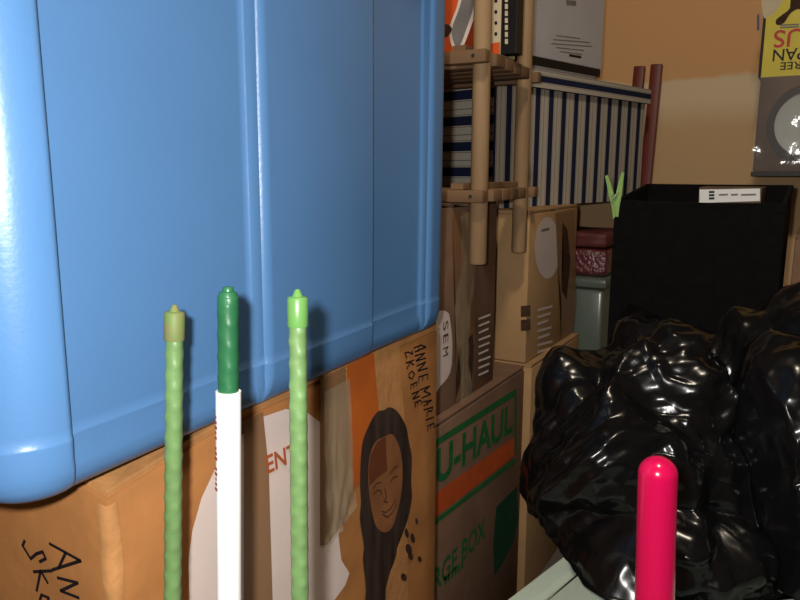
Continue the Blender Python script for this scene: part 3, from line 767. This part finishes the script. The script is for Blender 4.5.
# ------------------------------------------------------------------ black bags
rnd = random.Random(5)
FOLD = []
for fr_ in (4, 5.5, 7, 9, 12, 15, 19, 24, 30, 37, 45):
    v_ = Vector((rnd.gauss(0, 1), rnd.gauss(0, 1), rnd.gauss(0, 1))).normalized(); FOLD.append((v_, fr_, rnd.random(), .5+fr_*.03))
def bag(name, label, centre, lobes, seed, zmin, knot=None):
    bm = B(); bmesh.ops.create_icosphere(bm, subdivisions=7, radius=1)
    cen = Vector(centre)
    for vv in bm.verts:
        dr = vv.co.normalized(); best = 0; acc = 0
        rs_ = []
        for lc, ax in lobes:            # star-shaped union of ellipsoids seen from the bag's centre
            o = Vector(lc)-cen; inv = Vector((1/ax[0], 1/ax[1], 1/ax[2]))
            oo = Vector((o.x*inv.x, o.y*inv.y, o.z*inv.z)); dd = Vector((dr.x*inv.x, dr.y*inv.y, dr.z*inv.z))
            a_ = dd.length_squared; b_ = -oo.dot(dd); c_ = oo.length_squared-1
            dsc = b_*b_-a_*c_
            if dsc > 0:
                tt = (-b_+math.sqrt(dsc))/a_
                if tt > 0: rs_.append(tt)
        r = max(rs_) if rs_ else .05
        p = cen+dr*r
        q = p*5.0+Vector((seed, seed*1.7, 0)); wq = Vector((noise.noise(q*.8), noise.noise(q*.8+Vector((7, 3, 1))), noise.noise(q*.8+Vector((1, 9, 4)))))
        q2 = q+wq*1.3
        f = .016*noise.noise(q*.5)
        w2 = Vector((noise.noise(p*9), noise.noise(p*9+Vector((4, 8, 2))), noise.noise(p*9+Vector((9, 1, 6)))))
        for (dx, fr_, ph_, wv) in FOLD:      # crumpled film: crossing sharp folds with flat facets between
            x_ = (p.dot(dx)*fr_+wq.dot(dx)*wv*1.2+w2.dot(dx)*wv*.5+ph_+seed) % 1.0
            f += (abs(x_*2-1)-.5)*.19/fr_*(.35+.9*abs(noise.noise(p*6+dx*5)))
        p += dr*f
        if knot:
            pl_p, pl_n = knot; dd_ = (p-Vector(pl_p)).dot(Vector(pl_n).normalized())
            if dd_ > 0: p -= Vector(pl_n).normalized()*dd_
        if p.z < zmin: p.z = zmin+.0004*abs(noise.noise(q*3))
        vv.co = p
    o = link(name, bm, M['bag'], None, (cen.x, cen.y, zmin), smooth=True)
    return tag(o, label, 'garbage bag', 'black garbage bags')
def W(px, py, dd): return tuple(dep(px, py, dd))
def lobe(px, py, dd, r): return (W(px, py, dd), r)
kp = dep(742, 470, .97); kn = CR*.92+CF*.4; kn.z = 0; kp2 = kp+kn.normalized()*.002
bag('garbage_bag', 'crumpled black garbage bag left of and behind the pink tube', W(640, 470, 1.09),
    [lobe(638, 478, 1.09, (.156, .15, .20)), lobe(682, 400, 1.06, (.095, .095, .115)), lobe(605, 410, 1.12, (.10, .10, .11)), lobe(660, 560, 1.01, (.13, .12, .12)), lobe(655, 365, 1.15, (.095, .09, .085))], 3.1, LZ+.0005, (kp, kn))
bag('garbage_bag', 'crumpled black garbage bag at the right, in front of the hamper', W(790, 470, 1.06),
    [lobe(790, 470, 1.02, (.16, .14, .2)), lobe(750, 375, 1.08, (.11, .085, .09)), lobe(745, 520, .98, (.11, .1, .16)), lobe(820, 370, 1.05, (.1, .1, .13)), lobe(800, 570, .93, (.12, .1, .12)), lobe(795, 610, .9, (.12, .1, .12))], 8.4, LZ+.0005, (kp2, -kn))

# ------------------------------------------------------------------ hot pink tube
t = thing('pink_tube', 'glossy hot pink plastic tube with rounded tip before the black bags', 'tube', (0, 0, 0))
pd = .62; ctr = [(658, 474), (657, 500), (656, 540), (654.5, 600)]
P = [dep(x, y, pd+(y-474)*0.00018) for x, y in ctr]
dirn = (P[3]-P[2]); k = (P[3].z-.003)/(-dirn.z/dirn.length); P.append(P[3]+dirn.normalized()*k)
r = .0170; pts = []; rad = []
ax = (P[0]-P[1]).normalized()
for kk in range(9):
    a = R_(90-kk*90/8); pts.append(P[0]+ax*r*math.sin(a)*.95); rad.append(max(.0006, r*math.cos(a)))
pts += P[1:]; rad += [r*1.0, r*1.01, r*1.03, r*1.05]
base_ = P[-1]
t.location = (base_.x, base_.y, 0)
bm = B(); add_tube(bm, pts, rad, 32); link('tube_body', bm, M['pink'], t, smooth=60)

# ------------------------------------------------------------------ three garden stakes
def stake(label, top, low, dd, dl, r, kind):
    a = dep(top[0], top[1], dd); b = dep(low[0], low[1], dl); ax = (b-a).normalized()
    foot = a+ax*((a.z-.0012)/(-ax.z)); L = (foot-a).length
    t = thing('garden_stake', label, 'garden stake', (foot.x, foot.y, 0), 0, 'garden stakes in front of the bin')
    body, capm = {'old': (M['greenstake'], M['oldcap']), 'dark': (M['dkstake'], M['dkstake']), 'new': (M['greenstake'], M['greencap'])}[kind]
    q = ax.cross(Vector((0, 1, 0))).normalized(); q2 = ax.cross(q)
    bm = B(); seg = 20; n = int(L/.0016); prev = None
    cap_len = .020 if kind != 'dark' else .006
    for i in range(n+1):
        s = cap_len*.6+(L-cap_len*.6)*i/n; ring_ = []
        for k in range(seg):
            th = 2*math.pi*k/seg
            bump_ = 0
            # raised nubs set in a spiral down the coating
            for m_ in range(4):
                ph = (s/.0145+(m_ % 2)*.5) % 1.0
                dth = abs((th-(m_*math.pi/2+.35)+math.pi) % (2*math.pi)-math.pi)
                bump_ = max(bump_, math.exp(-((ph-.5)/.2)**2-(dth/.5)**2))
            rr_ = r*(1+{'new': .15, 'old': .11, 'dark': .09}[kind]*bump_)
            ring_.append(bm.verts.new(a+ax*s+(q*math.cos(th)+q2*math.sin(th))*rr_))
        if prev:
            for k in range(seg): bm.faces.new((prev[k], prev[(k+1) % seg], ring_[(k+1) % seg], ring_[k]))
        else: bm.faces.new(ring_[::-1])
        prev = ring_
    bm.faces.new(prev)
    link('shaft', bm, body, t, smooth=True)
    bm = B()
    if kind == 'dark':
        add_tube(bm, [a+ax*s for s in (-.0028, -.0022, 0, .0006, .004, .010)], [r*.45, r*.52, r*.55, r*.8, r*1.0, r*1.03], 24)
    else:
        add_tube(bm, [a+ax*s for s in (-.0050, -.0043, -.0006, 0, .0010, .0185, .0192)], [r*.2, r*.32, r*.6, r*1.05, r*1.17, r*1.18, r*1.15], 24)
    link('end_cap', bm, capm, t, smooth=45)
    if kind == 'dark':
        s0 = (dep(227, 395, dd)-a).dot(ax); s1_ = s0+.30
        bm = B(); add_tube(bm, [a+ax*(s0+(s1_-s0)*i/20) for i in range(21)], [r*1.24]*21, 28)
        slv = link('paper_sleeve', bm, M['whitelabel'], t, smooth=60, label='white paper label')
        # tiny red lettering on the sleeve's left
        view = (a-CO).normalized(); side = view.cross(ax).normalized()
        lf = -side if side.dot(CR) > 0 else side
        dirl = (lf*.93-view*.36).normalized(); up_ = ax; tang = dirl.cross(ax).normalized()
        base0 = a+ax*(s0+.016)+dirl*(r*1.24+.0004)
        bm = B()
        for kk in range(15):
            if kk in (5, 9): continue
            o_ = base0+ax*(kk*.0036); hh = .0011+.0006*((kk*7) % 3)
            add_poly(bm, [o_-tang*hh, o_+tang*hh, o_+tang*hh+ax*.0022, o_-tang*hh+ax*.0022])
        link('printed_line', bm, M['redtext'], slv, smooth='keep')
    return t
stake('green garden stake with a dull dusty cap, leftmost before the blue bin', (174.5, 312), (172.5, 600), .47, .50, .0058, 'old')
stake('dark green garden stake wearing a white paper sleeve', (228, 291), (229, 600), .46, .49, .0068, 'dark')
stake('bright green garden stake with a shiny cap, right of the white-sleeved one', (297.5, 297), (300, 600), .45, .48, .0058, 'new')

# ------------------------------------------------------------------ light: the camera's flash and a warm room lamp
fl = bpy.data.lights.new('camera_flash', 'POINT'); fl.energy = 23; fl.shadow_soft_size = .010; fl.color = (1, .97, .93)
fo = bpy.data.objects.new('camera_flash', fl); COL.objects.link(fo); fo.location = CO - CR*.034 + CU*.024
ll = bpy.data.lights.new('ceiling_lamp', 'POINT'); ll.energy = 42; ll.shadow_soft_size = .08; ll.color = (1, .88, .72)
lo = bpy.data.objects.new('ceiling_lamp', ll); COL.objects.link(lo); lo.location = (-.05, .3, 2.32)
w_ = bpy.data.worlds.new('world'); S.world = w_; w_.use_nodes = True
w_.node_tree.nodes['Background'].inputs[0].default_value = (.02, .018, .016, 1)
